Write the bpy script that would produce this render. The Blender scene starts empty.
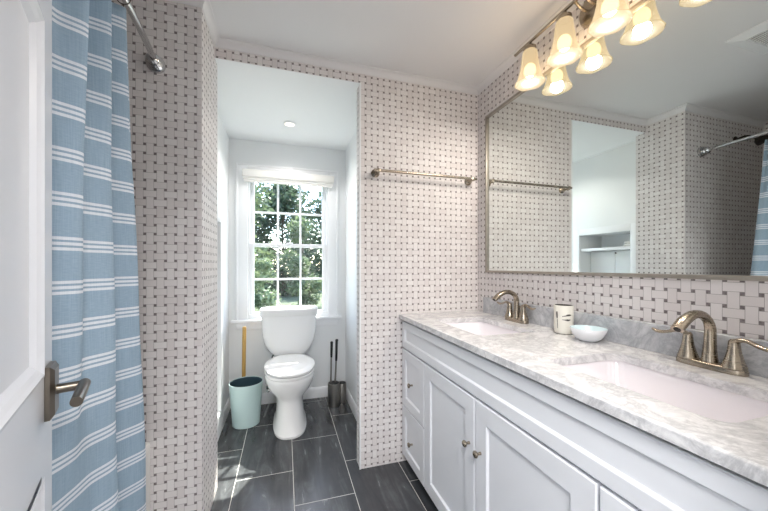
import bpy, bmesh, math, random
from mathutils import Vector, Matrix
random.seed(7)
PI = math.pi
C = bpy.context.scene.collection
sc = bpy.context.scene

# ------------------------------------------------------------------ camera
cam_d = bpy.data.cameras.new('camera')
cam = bpy.data.objects.new('camera', cam_d)
C.objects.link(cam)
cam.location = (0, 0, 1.232)
cam.rotation_euler = (PI/2, 0, -math.atan(99/319))
cam_d.sensor_fit = 'HORIZONTAL'
cam_d.sensor_width = 36
cam_d.lens = 319/768*36
cam_d.shift_y = 10.5/768
cam_d.clip_start = 0.01
sc.camera = cam

# ------------------------------------------------------------------ world, sun, exposure
w = bpy.data.worlds.new('sky'); sc.world = w; w.use_nodes = True
wn = w.node_tree; wn.nodes.clear()
sky = wn.nodes.new('ShaderNodeTexSky'); sky.sky_type = 'NISHITA'; sky.sun_disc = False
SUN_EL, SUN_DIR = math.radians(55), Vector((-0.42, -0.90, 0))
sky.sun_elevation = SUN_EL; sky.sun_rotation = math.radians(18)
bg = wn.nodes.new('ShaderNodeBackground'); bg.inputs[1].default_value = 0.70
wo = wn.nodes.new('ShaderNodeOutputWorld')
wn.links.new(sky.outputs[0], bg.inputs[0]); wn.links.new(bg.outputs[0], wo.inputs[0])

def light(name, kind, loc, energy, color=(1, 1, 1), rot=(0, 0, 0), **kw):
    d = bpy.data.lights.new(name, kind); d.energy = energy; d.color = color
    for k, v in kw.items(): setattr(d, k, v)
    o = bpy.data.objects.new(name, d); C.objects.link(o); o.location = loc; o.rotation_euler = rot
    return o
sd = SUN_DIR.normalized()*math.cos(SUN_EL); sd.z = -math.sin(SUN_EL)
sun = light('sun', 'SUN', (0, 8, 9), 13.0, (1, .95, .86), angle=math.radians(0.6))
sun.rotation_euler = sd.to_track_quat('-Z', 'Y').to_euler()
light('hall_ceiling_light', 'AREA', (-0.05, -0.75, 2.38), 62, (1, .98, .97), size=0.9, shape='SQUARE')  # added fill standing for ambient light from the doorway behind the camera
portal = light('window_portal', 'AREA', (0.04, 3.19, 1.43), 1, rot=(-PI/2, 0, 0), size=0.70, size_y=1.27, shape='RECTANGLE')
portal.data.cycles.is_portal = True      # only guides the sampling of the sky through the window

vs = sc.view_settings
vs.view_transform = 'Standard'; vs.look = 'None'; vs.gamma = 1; vs.exposure = 0.75
vs.use_curve_mapping = False
sc.cycles.max_bounces = 10; sc.cycles.diffuse_bounces = 6; sc.cycles.glossy_bounces = 5
sc.cycles.transparent_max_bounces = 12
sc.cycles.sample_clamp_indirect = 4
sc.cycles.use_denoising = True

# ------------------------------------------------------------------ materials
def lin(c):
    return tuple((v/255/12.92 if v/255 <= .04045 else ((v/255+.055)/1.055)**2.4) for v in c) + (1,)
class NT:
    def __init__(s, name):
        s.m = bpy.data.materials.new(name); s.m.use_nodes = True
        s.t = s.m.node_tree; s.t.nodes.clear()
        s.o = s.t.nodes.new('ShaderNodeOutputMaterial')
    def n(s, kind, **kw):
        x = s.t.nodes.new(kind)
        for k, v in kw.items(): setattr(x, k, v)
        return x
    def put(s, sock, v):
        if hasattr(v, 'links') or isinstance(v, bpy.types.NodeSocket): s.t.links.new(v, sock)
        else: sock.default_value = v
    def math(s, op, a, b=None, c=None):
        x = s.n('ShaderNodeMath', operation=op)
        for i, v in enumerate((a, b, c)):
            if v is not None: s.put(x.inputs[i], v)
        return x.outputs[0]
    def mix(s, f, a, b):
        x = s.n('ShaderNodeMix', data_type='RGBA')
        s.put(x.inputs[0], f); s.put(x.inputs[6], a); s.put(x.inputs[7], b)
        return x.outputs[2]
    def ramp(s, f, stops):
        x = s.n('ShaderNodeValToRGB'); s.put(x.inputs[0], f)
        e = x.color_ramp.elements
        while len(e) < len(stops): e.new(.5)
        for el, (p, c) in zip(e, stops): el.position = p; el.color = c
        return x.outputs[0]
    def noise(s, vec, scale, detail=4, rough=.5, dist=0):
        x = s.n('ShaderNodeTexNoise')
        if vec is not None: s.put(x.inputs['Vector'], vec)
        x.inputs['Scale'].default_value = scale; x.inputs['Detail'].default_value = detail
        x.inputs['Roughness'].default_value = rough; x.inputs['Distortion'].default_value = dist
        return x.outputs[0]
    def uv(s):
        return s.n('ShaderNodeTexCoord').outputs['UV']
    def obj(s):
        return s.n('ShaderNodeTexCoord').outputs['Object']
    def sep(s, v):
        x = s.n('ShaderNodeSeparateXYZ'); s.put(x.inputs[0], v); return x.outputs
    def comb(s, x, y, z=0):
        k = s.n('ShaderNodeCombineXYZ')
        for i, v in enumerate((x, y, z)): s.put(k.inputs[i], v)
        return k.outputs[0]
    def bsdf(s, color, rough=.5, metal=0, spec=.5, bump=None, bs=.1, bd=.002, **kw):
        p = s.n('ShaderNodeBsdfPrincipled')
        s.put(p.inputs['Base Color'], color); s.put(p.inputs['Roughness'], rough)
        p.inputs['Metallic'].default_value = metal; p.inputs['Specular IOR Level'].default_value = spec
        for k, v in kw.items(): s.put(p.inputs[k.replace('_', ' ')], v)
        if bump is not None:
            b = s.n('ShaderNodeBump'); b.inputs['Strength'].default_value = bs; b.inputs['Distance'].default_value = bd
            s.put(b.inputs['Height'], bump); s.t.links.new(b.outputs[0], p.inputs['Normal'])
        s.t.links.new(p.outputs[0], s.o.inputs[0]); s.p = p
        return s.m

def plain(name, rgb, rough=.5, metal=0, spec=.5, var=.03, scale=12, bs=.0, **kw):
    t = NT(name)
    nz = t.noise(t.obj(), scale, 3)
    c = lin(rgb)
    lo = tuple(v*(1-var) for v in c[:3])+(1,); hi = tuple(min(1, v*(1+var)) for v in c[:3])+(1,)
    return t.bsdf(t.mix(nz, lo, hi), rough, metal, spec, bump=nz if bs else None, bs=bs, **kw)

def basket(name, ox, oz, P=.0388):
    t = NT(name); u = t.sep(t.uv())
    X = t.math('DIVIDE', t.math('SUBTRACT', u[0], ox), P); Y = t.math('DIVIDE', t.math('SUBTRACT', u[1], oz), P)
    i = t.math('FLOOR', X); j = t.math('FLOOR', Y)
    fx = t.math('SUBTRACT', t.math('SUBTRACT', X, i), .5); fy = t.math('SUBTRACT', t.math('SUBTRACT', Y, j), .5)
    ax = t.math('ABSOLUTE', fx); ay = t.math('ABSOLUTE', fy)
    S, g = .358, .0165
    gx = t.math('GREATER_THAN', ax, S); gy = t.math('GREATER_THAN', ay, S)
    dot = t.math('MULTIPLY', gx, gy)
    V = t.math('GREATER_THAN', t.math('FRACT', t.math('MULTIPLY', t.math('ADD', i, j), .5)), .25)
    H = t.math('SUBTRACT', 1, V)
    ly = t.math('LESS_THAN', t.math('ABSOLUTE', t.math('SUBTRACT', ay, S)), g)
    lx = t.math('LESS_THAN', t.math('ABSOLUTE', t.math('SUBTRACT', ax, S)), g)
    line = t.math('MAXIMUM', t.math('MULTIPLY', ly, t.math('MAXIMUM', H, gx)), t.math('MULTIPLY', lx, t.math('MAXIMUM', V, gy)))
    ngx = t.math('SUBTRACT', 1, gx); ngy = t.math('SUBTRACT', 1, gy)
    ix = t.math('ADD', i, t.math('MULTIPLY', t.math('MULTIPLY', V, t.math('MULTIPLY', gx, ngy)), t.math('SIGN', fx)))
    iy = t.math('ADD', j, t.math('MULTIPLY', t.math('MULTIPLY', H, t.math('MULTIPLY', gy, ngx)), t.math('SIGN', fy)))
    wn_ = t.n('ShaderNodeTexWhiteNoise', noise_dimensions='3D'); t.put(wn_.inputs['Vector'], t.comb(ix, iy, dot))
    r = wn_.outputs['Value']
    vein = t.noise(t.uv(), 55, 4, .6, 1.2)
    tile = t.mix(r, lin((219, 213, 212)), lin((230, 226, 225)))
    tile = t.mix(t.math('MULTIPLY', vein, .12), tile, lin((170, 165, 165)))
    dots = t.mix(r, lin((112, 104, 105)), lin((138, 130, 131)))
    col = t.mix(line, t.mix(dot, tile, dots), lin((160, 154, 153)))
    rough = t.math('ADD', .5, t.math('MULTIPLY', line, .3))
    return t.bsdf(col, rough, spec=.25, bump=t.math('SUBTRACT', 1, line), bs=.35, bd=.0008)

M = {}
M['tile_back'] = basket('basketweave_mosaic_back', -.346, 1.027)
M['tile_right'] = basket('basketweave_mosaic_right', .572, 1.151)
M['tile_wing'] = basket('basketweave_mosaic_wing', -.384, .556)
M['paint'] = plain('white_wall_paint', (234, 236, 237), .55, var=.01, scale=4)
M['ceil'] = plain('ceiling_paint', (226, 225, 226), .8, var=.01, scale=3)
M['trimw'] = plain('white_trim_paint', (238, 239, 241), .3, var=.01, scale=5)
M['doorw'] = plain('white_door_paint', (217, 219, 225), .22, var=.012, scale=6)
M['cab'] = plain('white_cabinet_paint', (222, 224, 229), .33, var=.012, scale=5)
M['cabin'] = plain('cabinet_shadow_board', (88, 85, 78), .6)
M['porc'] = plain('white_porcelain', (236, 236, 236), .12, var=.008, scale=4)
M['acry'] = plain('white_tub_acrylic', (230, 230, 228), .2, var=.01)
M['sinkw'] = plain('white_sink_china', (240, 236, 240), .14, var=.008)
M['chrome'] = plain('chrome', (205, 205, 205), .14, 1, var=.02)
M['steel'] = plain('brushed_steel', (150, 147, 142), .34, 1, var=.06, scale=60)
M['black'] = plain('black_rubber', (24, 24, 26), .45, var=.1)
M['gold'] = plain('gold_lacquered_wood', (190, 152, 84), .35, var=.08, scale=18)
M['teal'] = plain('pale_teal_enamel', (190, 213, 213), .4, var=.02)
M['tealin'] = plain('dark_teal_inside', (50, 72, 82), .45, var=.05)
M['cup'] = plain('ivory_stoneware', (232, 229, 219), .3, var=.015)
M['ink'] = plain('dark_grey_glaze', (80, 76, 72), .4, var=.05)
M['bowl'] = plain('pale_blue_white_ceramic', (232, 234, 238), .16, var=.01)
M['bowlin'] = plain('pale_aqua_glaze', (216, 233, 237), .2, var=.02)
M['shade_fab'] = plain('white_blind_vinyl', (228, 226, 222), .5, var=.01)
M['dark'] = plain('dark_duct', (40, 38, 37), .8)
M['caulk'] = plain('hall_floor_wood', (150, 120, 90), .4, var=.15, scale=5)
M['bronze'] = plain('dark_oiled_metal', (70, 62, 56), .35, .8, var=.05)

def nickel():
    t = NT('brushed_nickel')
    o = t.obj(); s_ = t.sep(o)
    nz = t.noise(t.comb(t.math('MULTIPLY', s_[0], 40), t.math('MULTIPLY', s_[1], 40), t.math('MULTIPLY', s_[2], 500)), 1, 2)
    return t.bsdf(t.mix(nz, lin((158, 147, 132)), lin((172, 161, 146))), t.math('ADD', .2, t.math('MULTIPLY', nz, .12)), 1)
M['nickel'] = nickel()
def nickel_dark():
    t = NT('satin_nickel_hardware'); nz = t.noise(t.obj(), 40, 2)
    return t.bsdf(t.mix(nz, lin((118, 109, 99)), lin((134, 125, 114))), .3, 1)
M['nickel_dark'] = nickel_dark()
def pewter():
    t = NT('pewter_frame'); nz = t.noise(t.obj(), 30, 4)
    return t.bsdf(t.mix(nz, lin((150, 143, 134)), lin((176, 170, 160))), .4, .75)
M['pewter'] = pewter()
def mirror():
    t = NT('mirror_glass'); nz = t.noise(t.obj(), 1.5, 1)
    return t.bsdf(t.mix(nz, (.80, .84, .82, 1), (.81, .85, .83, 1)), .0, 1)
M['mirror'] = mirror()

def marble(name, a, b, vein, amt, rough=.16):
    t = NT(name); o = t.obj()
    n1 = t.noise(o, 7.5, 7, .65, 1.2)
    v1 = t.math('SUBTRACT', 1, t.math('MULTIPLY', t.math('ABSOLUTE', t.math('SUBTRACT', t.noise(o, 7, 8, .68, 1.5), .5)), 13))
    v1 = t.math('MAXIMUM', v1, 0)
    v2 = t.math('MAXIMUM', t.math('SUBTRACT', 1, t.math('MULTIPLY', t.math('ABSOLUTE', t.math('SUBTRACT', t.noise(o, 19, 8, .7, .8), .52)), 13)), 0)
    base = t.ramp(n1, [(.3, lin(b)), (.62, lin(a))])
    vv = t.math('MULTIPLY', t.math('ADD', t.math('MULTIPLY', v1, .7), t.math('MULTIPLY', v2, .35)), amt)
    return t.bsdf(t.mix(vv, base, lin(vein)), rough)
M['marble'] = marble('carrara_marble', (232, 231, 231), (210, 210, 212), (156, 156, 160), .6)
M['marble_bs'] = marble('grey_carrara_backsplash', (206, 207, 210), (174, 177, 182), (140, 144, 152), .6, .22)

def slate():
    t = NT('dark_slate_look_tile'); u = t.sep(t.uv())
    PX, PY = .317, .632
    X = t.math('DIVIDE', t.math('SUBTRACT', u[0], .046), PX)
    i = t.math('FLOOR', X); fx = t.math('SUBTRACT', X, i)
    par = t.math('MULTIPLY', t.math('FRACT', t.math('MULTIPLY', i, .5)), 2)
    Y = t.math('SUBTRACT', t.math('DIVIDE', t.math('SUBTRACT', u[1], 1.70), PY), t.math('MULTIPLY', par, .47))
    j = t.math('FLOOR', Y); fy = t.math('SUBTRACT', Y, j)
    gx = t.math('LESS_THAN', t.math('MINIMUM', fx, t.math('SUBTRACT', 1, fx)), .0055)
    gy = t.math('LESS_THAN', t.math('MINIMUM', fy, t.math('SUBTRACT', 1, fy)), .0028)
    grout = t.math('MAXIMUM', gx, gy)
    wn_ = t.n('ShaderNodeTexWhiteNoise', noise_dimensions='2D'); t.put(wn_.inputs['Vector'], t.comb(i, j))
    r = wn_.outputs['Value']
    vec = t.comb(t.math('MULTIPLY', u[0], 16), t.math('ADD', t.math('MULTIPLY', u[1], 2.4), t.math('MULTIPLY', r, 30)), t.math('MULTIPLY', r, 11))
    st = t.noise(vec, 1.0, 6, .6, .8)
    st2 = t.noise(t.uv(), 9, 6, .65, .5)
    f = t.math('ADD', t.math('MULTIPLY', st, .75), t.math('MULTIPLY', st2, .25))
    col = t.ramp(f, [(.3, lin((44, 45, 48))), (.52, lin((65, 67, 70))), (.72, lin((104, 107, 110)))])
    col = t.mix(t.math('MULTIPLY', r, .25), col, lin((50, 53, 58)))
    col = t.mix(grout, col, lin((196, 193, 188)))
    rough = t.math('ADD', t.math('ADD', .17, t.math('MULTIPLY', st, .16)), t.math('MULTIPLY', grout, .4))
    return t.bsdf(col, rough, spec=.55, bump=t.math('SUBTRACT', t.math('MULTIPLY', st, .15), grout), bs=.3, bd=.001)
M['slate'] = slate()

def curtain_mat():
    t = NT('blue_chambray_with_white_stripes'); u = t.sep(t.uv())
    P = .1035
    Z = t.math('FRACT', t.math('DIVIDE', t.math('SUBTRACT', u[1], 1.388-P/2), P))
    d = t.math('MULTIPLY', t.math('SUBTRACT', Z, .5), P)          # metres from the centre of a stripe group
    def band(c, h): return t.math('LESS_THAN', t.math('ABSOLUTE', t.math('SUBTRACT', d, c)), h)
    s3 = t.math('MAXIMUM', band(0, .0036), t.math('MAXIMUM', band(.0125, .0036), band(-.0125, .0036)))
    warp = t.noise(t.comb(t.math('MULTIPLY', u[0], 420), t.math('MULTIPLY', u[1], 9)), 1, 3, .6)
    weft = t.noise(t.comb(t.math('MULTIPLY', u[0], 60), t.math('MULTIPLY', u[1], 420)), 1, 3, .6)
    wv = t.math('MULTIPLY', t.math('ADD', warp, weft), .5)
    blue = t.ramp(wv, [(.3, lin((140, 163, 183))), (.7, lin((166, 186, 203)))])
    white = t.ramp(wv, [(.3, lin((214, 220, 229))), (.7, lin((234, 237, 242)))])
    col = t.mix(s3, blue, white)
    dif = t.n('ShaderNodeBsdfPrincipled'); t.put(dif.inputs['Base Color'], col); dif.inputs['Roughness'].default_value = .9
    dif.inputs['Specular IOR Level'].default_value = .15
    b = t.n('ShaderNodeBump'); b.inputs['Strength'].default_value = .12; b.inputs['Distance'].default_value = .001
    t.put(b.inputs['Height'], wv); t.t.links.new(b.outputs[0], dif.inputs['Normal'])
    tr = t.n('ShaderNodeBsdfTranslucent'); t.put(tr.inputs[0], col)
    mx = t.n('ShaderNodeMixShader'); mx.inputs[0].default_value = .15
    t.t.links.new(dif.outputs[0], mx.inputs[1]); t.t.links.new(tr.outputs[0], mx.inputs[2]); t.t.links.new(mx.outputs[0], t.o.inputs[0])
    return t.m
M['curtain'] = curtain_mat()

def glass_pane():
    t = NT('window_glass'); nz = t.noise(t.obj(), 3, 1)
    tr = t.n('ShaderNodeBsdfTransparent'); t.put(tr.inputs[0], t.mix(nz, (.93, .95, .94, 1), (.95, .97, .96, 1)))
    gl = t.n('ShaderNodeBsdfGlossy'); gl.inputs['Roughness'].default_value = .02
    fr = t.n('ShaderNodeFresnel'); fr.inputs[0].default_value = 1.45
    mx = t.n('ShaderNodeMixShader')
    gb = t.n('ShaderNodeNewGeometry').outputs['Backfacing']
    t.put(mx.inputs[0], t.math('MULTIPLY', fr.outputs[0], t.math('SUBTRACT', 1, gb))); t.t.links.new(tr.outputs[0], mx.inputs[1]); t.t.links.new(gl.outputs[0], mx.inputs[2])
    t.t.links.new(mx.outputs[0], t.o.inputs[0]); return t.m
M['glass'] = glass_pane()

def lamp_glass():
    t = NT('lit_frosted_lamp_glass')
    nz = t.noise(t.obj(), 8, 2)
    em = t.n('ShaderNodeEmission'); t.put(em.inputs[0], t.mix(nz, (1, .76, .45, 1), (1, .80, .50, 1))); em.inputs[1].default_value = .44
    df = t.n('ShaderNodeBsdfPrincipled'); df.inputs['Base Color'].default_value = (.006, .0055, .0045, 1); df.inputs['Roughness'].default_value = .3
    tr = t.n('ShaderNodeBsdfTransparent'); tr.inputs[0].default_value = (1, .90, .74, 1)
    tl = t.n('ShaderNodeBsdfTranslucent'); tl.inputs[0].default_value = (.009, .008, .006, 1)
    a0 = t.n('ShaderNodeAddShader'); t.t.links.new(df.outputs[0], a0.inputs[0]); t.t.links.new(tl.outputs[0], a0.inputs[1])
    ad = t.n('ShaderNodeAddShader'); t.t.links.new(a0.outputs[0], ad.inputs[0]); t.t.links.new(em.outputs[0], ad.inputs[1])
    mx = t.n('ShaderNodeMixShader'); mx.inputs[0].default_value = .30
    t.t.links.new(ad.outputs[0], mx.inputs[1]); t.t.links.new(tr.outputs[0], mx.inputs[2])
    t.t.links.new(mx.outputs[0], t.o.inputs[0]); return t.m
M['lampglass'] = lamp_glass()
def emit(name, c, s):
    t = NT(name); nz = t.noise(t.obj(), 5, 1)
    em = t.n('ShaderNodeEmission'); t.put(em.inputs[0], t.mix(nz, c+(1,), tuple(min(1, v*1.02) for v in c)+(1,))); em.inputs[1].default_value = s
    t.t.links.new(em.outputs[0], t.o.inputs[0]); return t.m
M['bulb'] = emit('glowing_bulb', (1, .82, .55), 8)
M['lens'] = emit('downlight_lens', (1, .90, .72), 1.6)

def leaves(name, a, b, tr):
    t = NT(name); oi = t.n('ShaderNodeTexCoord').outputs['Object']
    nz = t.noise(oi, 2.2, 4, .7)
    col = t.ramp(nz, [(.3, lin(a)), (.7, lin(b))])
    p = t.n('ShaderNodeBsdfPrincipled'); t.put(p.inputs['Base Color'], col); p.inputs['Roughness'].default_value = .5
    tl = t.n('ShaderNodeBsdfTranslucent'); t.put(tl.inputs[0], col)
    mx = t.n('ShaderNodeMixShader'); mx.inputs[0].default_value = tr
    t.t.links.new(p.outputs[0], mx.inputs[1]); t.t.links.new(tl.outputs[0], mx.inputs[2]); t.t.links.new(mx.outputs[0], t.o.inputs[0]); return t.m
M['leafA'] = leaves('tree_leaves_mid', (74, 90, 66), (120, 134, 98), .4)
M['leafB'] = leaves('tree_leaves_dark', (56, 72, 58), (92, 108, 84), .35)
M['leafC'] = leaves('shrub_leaves_pale', (104, 122, 92), (146, 158, 124), .4)
M['bark'] = plain('tree_bark', (96, 84, 74), .9, var=.2, scale=8)
M['lawn'] = plain('lawn', (84, 94, 70), .95, var=.25, scale=3)
M['path'] = plain('pale_stone_path', (196, 190, 176), .9, var=.08, scale=2)

# ------------------------------------------------------------------ mesh helpers
def bm_(): return bmesh.new()
def box(bm, a, b, bev=0, seg=2):
    a, b = Vector(a), Vector(b); d = b-a
    r = bmesh.ops.create_cube(bm, size=1, matrix=Matrix.Translation((a+b)/2) @ Matrix.Diagonal((abs(d.x), abs(d.y), abs(d.z), 1)))
    if bev:
        vs_ = set(r['verts']); es = [e for e in bm.edges if e.verts[0] in vs_ and e.verts[1] in vs_]
        bmesh.ops.bevel(bm, geom=es, offset=bev, segments=seg, profile=.5, affect='EDGES')
    return bm
def ring_faces(bm, rings, closed=True, cap0=True, cap1=True):
    vr = [[bm.verts.new(p) for p in r] for r in rings]
    for a, b in zip(vr, vr[1:]):
        n = len(a)
        for i in range(n if closed else n-1):
            k = (i+1) % n
            bm.faces.new((a[i], a[k], b[k], b[i]))
    if cap0: bm.faces.new(list(reversed(vr[0])))
    if cap1: bm.faces.new(vr[-1])
    return vr
def tube(bm, pts, r, n=14, flat=None, caps=True):
    """pts: list of points, r: radius or list, flat: list of (sideways, up) scale of the section"""
    pts = [Vector(p) for p in pts]
    rs = r if isinstance(r, (list, tuple)) else [r]*len(pts)
    rings = []; up = None
    for i, p in enumerate(pts):
        t = (pts[min(i+1, len(pts)-1)]-pts[max(i-1, 0)]).normalized()
        if up is None:
            up = Vector((0, 0, 1)) if abs(t.z) < .9 else Vector((1, 0, 0))
        s_ = t.cross(up).normalized(); up = s_.cross(t).normalized()
        fs, fu = flat[i] if flat else (1, 1)
        rings.append([p + s_*math.cos(2*PI*k/n)*rs[i]*fs + up*math.sin(2*PI*k/n)*rs[i]*fu for k in range(n)])
    ring_faces(bm, rings, True, caps, caps)
    return bm
def lathe(bm, prof, o=(0, 0, 0), n=32, sx=1, sy=1, axis='z', cap0=True, cap1=True):
    o = Vector(o); rings = []
    for r, z in prof:
        rg = []
        for k in range(n):
            a = 2*PI*k/n; x, y = r*math.cos(a)*sx, r*math.sin(a)*sy
            v = {'z': (x, y, z), 'x': (z, x, y), 'y': (y, z, x)}[axis]
            rg.append(o+Vector(v))
        rings.append(rg)
    ring_faces(bm, rings, True, cap0, cap1)
    return bm
def spline(ctrl, n):
    """Catmull-Rom through control tuples"""
    out = []; m = len(ctrl)
    for i in range(m-1):
        p0, p1, p2, p3 = ctrl[max(i-1, 0)], ctrl[i], ctrl[i+1], ctrl[min(i+2, m-1)]
        for k in range(n):
            t = k/n
            out.append(tuple(.5*((2*b)+(c-a)*t+(2*a-5*b+4*c-d)*t*t+(3*b-a-3*c+d)*t**3) for a, b, c, d in zip(p0, p1, p2, p3)))
    out.append(tuple(ctrl[-1])); return out
def sup(cx, cy, z, hx, yf, yb, nexp=2.3, n=40):
    """egg-like outline: front (small y) and back reach differ"""
    r = []
    for k in range(n):
        a = 2*PI*k/n; ca, sa = math.cos(a), math.sin(a)
        x = hx*math.copysign(abs(ca)**(2/nexp), ca); y = math.copysign(abs(sa)**(2/nexp), sa)
        r.append(Vector((cx+x, cy+(y*(yb-cy) if y > 0 else y*(cy-yf)), z)))
    return r
def frame_rect(bm, ax, pos, u0, u1, v0, v1, wd, dep, bev=.0):
    """rectangular frame of four bars; ax = normal axis 0/1; pos..pos+dep thickness"""
    def b(ua, ub, va, vb):
        if ax == 0: box(bm, (pos, ua, va), (pos+dep, ub, vb), bev)
        else: box(bm, (ua, pos, va), (ub, pos+dep, vb), bev)
    b(u0, u0+wd, v0, v1); b(u1-wd, u1, v0, v1); b(u0+wd, u1-wd, v0, v0+wd); b(u0+wd, u1-wd, v1-wd, v1)
def prism(bm, poly, a, b, axis):
    """extrude a 2D polygon along an axis between a and b"""
    def P3(p, t): return {0: (t, p[0], p[1]), 1: (p[0], t, p[1]), 2: (p[0], p[1], t)}[axis]
    ring_faces(bm, [[Vector(P3(p, a)) for p in poly], [Vector(P3(p, b)) for p in poly]])
    return bm

def obj(name, bm, mat, parent=None, smooth=True, keep_uv=False, mats=None):
    bmesh.ops.recalc_face_normals(bm, faces=bm.faces[:])
    if not keep_uv:
        uv = bm.loops.layers.uv.verify()
        for f in bm.faces:
            n = f.normal; ax = max(range(3), key=lambda i: abs(n[i]))
            for l in f.loops:
                c = l.vert.co
                l[uv].uv = (c.y, c.z) if ax == 0 else (c.x, c.z) if ax == 1 else (c.x, c.y)
    me = bpy.data.meshes.new(name); bm.to_mesh(me); bm.free()
    for m in (mats or [mat]): me.materials.append(m)
    if smooth:
        for p in me.polygons: p.use_smooth = True
        try: me.set_sharp_from_angle(angle=math.radians(38))
        except Exception: pass
    o = bpy.data.objects.new(name, me); C.objects.link(o)
    if parent is not None:
        o.parent = parent
        if parent.type == 'EMPTY': o.location = -parent.location
    return o
def tag(o, label, cat, group=None):
    o['label'] = label; o['category'] = cat
    if group: o['group'] = group
    return o
def thing(name, label, cat, loc, group=None):
    o = bpy.data.objects.new(name, None); C.objects.link(o); o.location = loc; o.empty_display_size = .05
    return tag(o, label, cat, group)
def struct(name, bm, m, parent=None, **kw):
    o = obj(name, bm, m, parent, **kw)
    if parent is None: o['kind'] = 'structure'
    return o
def copy_tree(root, delta, label=None):
    r = root.copy(); C.objects.link(r); r.location = root.location+Vector(delta)
    if label: r['label'] = label
    for ch in list(root.children):
        c = ch.copy(); C.objects.link(c); c.parent = r
        for g in list(ch.children):
            d = g.copy(); C.objects.link(d); d.parent = c
    return r

# ------------------------------------------------------------------ key dimensions
XR, D, ZC = 1.259, 1.89, 2.434          # right wall, back wall, ceiling
XL, D2 = -.359, 1.62                    # side of the tiled wing, end wall of the tub
XO = .434                               # right side of the opening to the nook
NZ, NY, NXL, NXR = 2.342, 3.045, -.465, .556
YR = .17                                # wall with the doorway

# ------------------------------------------------------------------ setting
b = bm_(); box(b, (-1.45, -2.3, -.06), (1.40, 3.2, 0)); struct('floor', b, M['slate'], smooth=False)
b = bm_(); box(b, (-1.45, YR, ZC), (1.40, D+.005, ZC+.06)); struct('ceiling', b, M['ceil'], smooth=False)
b = bm_(); box(b, (-1.0, D+.004, NZ), (1.40, NY+.12, NZ+.15)); struct('ceiling_nook', b, M['paint'], smooth=False)
b = bm_(); box(b, (XR, YR-.12, 0), (XR+.12, D, ZC)); struct('wall_right', b, M['tile_right'], smooth=False)
b = bm_()
box(b, (XO, D, 0), (XR+.12, D+.09, ZC)); box(b, (XL, D, NZ+.001), (XO, D+.004, ZC))
struct('wall_back', b, M['tile_back'], smooth=False)
b = bm_(); box(b, (-1.45, D2, 0), (XL, D+.08, ZC)); struct('wall_left', b, M['tile_wing'], smooth=False)
b = bm_(); box(b, (-1.45, YR, 0), (-1.33, D2, ZC)); struct('wall_tub', b, M['tile_wing'], smooth=False)
# wall with the doorway, behind the camera's frame
b = bm_()
box(b, (.56, YR-.12, 0), (XR, YR, ZC)); box(b, (-1.45, YR-.12, 0), (-.20, YR, ZC)); box(b, (-.20, YR-.12, 2.06), (.56, YR, ZC))
struct('wall_front', b, M['paint'], smooth=False)
# hall beyond the doorway
b = bm_()
box(b, (-1.45, -2.3, 0), (-1.35, YR-.12, ZC)); box(b, (1.30, -2.3, 0), (1.40, YR-.12, ZC)); box(b, (-1.45, -2.4, 0), (1.40, -2.3, ZC))
struct('wall_hall', b, M['paint'], smooth=False)
b = bm_(); box(b, (-1.45, -2.3, ZC), (1.40, YR-.0, ZC+.06)); struct('ceiling_hall', b, M['ceil'], smooth=False)
# nook walls
b = bm_()
WX0, WX1, WZ0, WZ1 = -.312, .388, .80, 2.065      # window opening
box(b, (NXL-.1, NY, 0), (WX0, NY+.12, NZ)); box(b, (WX1, NY, 0), (NXR+.1, NY+.12, NZ))
box(b, (WX0, NY, 0), (WX1, NY+.12, WZ0)); box(b, (WX0, NY, WZ1), (WX1, NY+.12, NZ))
struct('wall_nook_back', b, M['paint'], smooth=False)
b = bm_(); box(b, (NXR, D+.09, 0), (NXR+.1, NY, NZ)); struct('wall_nook_right', b, M['paint'], smooth=False)
b = bm_()
SY0, SY1, SZ0, SZ1 = 2.07, 2.60, .16, 1.55        # built-in shelf recess
box(b, (NXL-.1, D+.08, 0), (NXL, SY0, NZ)); box(b, (NXL-.1, SY1, 0), (NXL, NY, NZ))
box(b, (NXL-.1, SY0, 0), (NXL, SY1, SZ0)); box(b, (NXL-.1, SY0, SZ1), (NXL, SY1, NZ))
struct('wall_nook_left', b, M['paint'], smooth=False)
# cove trim under the ceiling
cv = [(0, 0), (0, -.036), (.005, -.036), (.008, -.026), (.016, -.013), (.027, -.006), (.033, -.005), (.033, 0)]
path = [(-1.33, D2), (XL, D2), (XL, D), (XR, D), (XR, YR)]; nrm = [(0, -1), (1, 0), (0, -1), (-1, 0)]
rings = []
for k in range(5):
    n0 = nrm[max(0, k-1)]; n1 = nrm[min(3, k)]
    m_ = (n0[0], n0[1]) if n0 == n1 else (n0[0]+n1[0], n0[1]+n1[1])
    rings.append([Vector((path[k][0]+m_[0]*p, path[k][1]+m_[1]*p, ZC+q)) for p, q in cv])
b = bm_(); ring_faces(b, rings); struct('trim_1', b, M['ceil'])
# baseboards of the nook
bb = [(0, 0), (.014, 0), (.014, .075), (.010, .085), (.006, .095), (0, .097)]
b = bm_(); prism(b, [(NY-p, q) for p, q in bb], NXL, NXR, 0); struct('baseboard_back', b, M['trimw'])
b = bm_(); prism(b, [(NXL+p, q) for p, q in bb], D+.08, NY, 1); struct('baseboard_left', b, M['trimw'])
b = bm_(); prism(b, [(NXR-p, q) for p, q in bb], D+.09, NY, 1); struct('baseboard_right', b, M['trimw'])
# corner beads on the tile
b = bm_(); box(b, (XO-.004, D-.004, 0), (XO+.006, D+.002, NZ), .0015); struct('trim_2', b, M['paint'])

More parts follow.
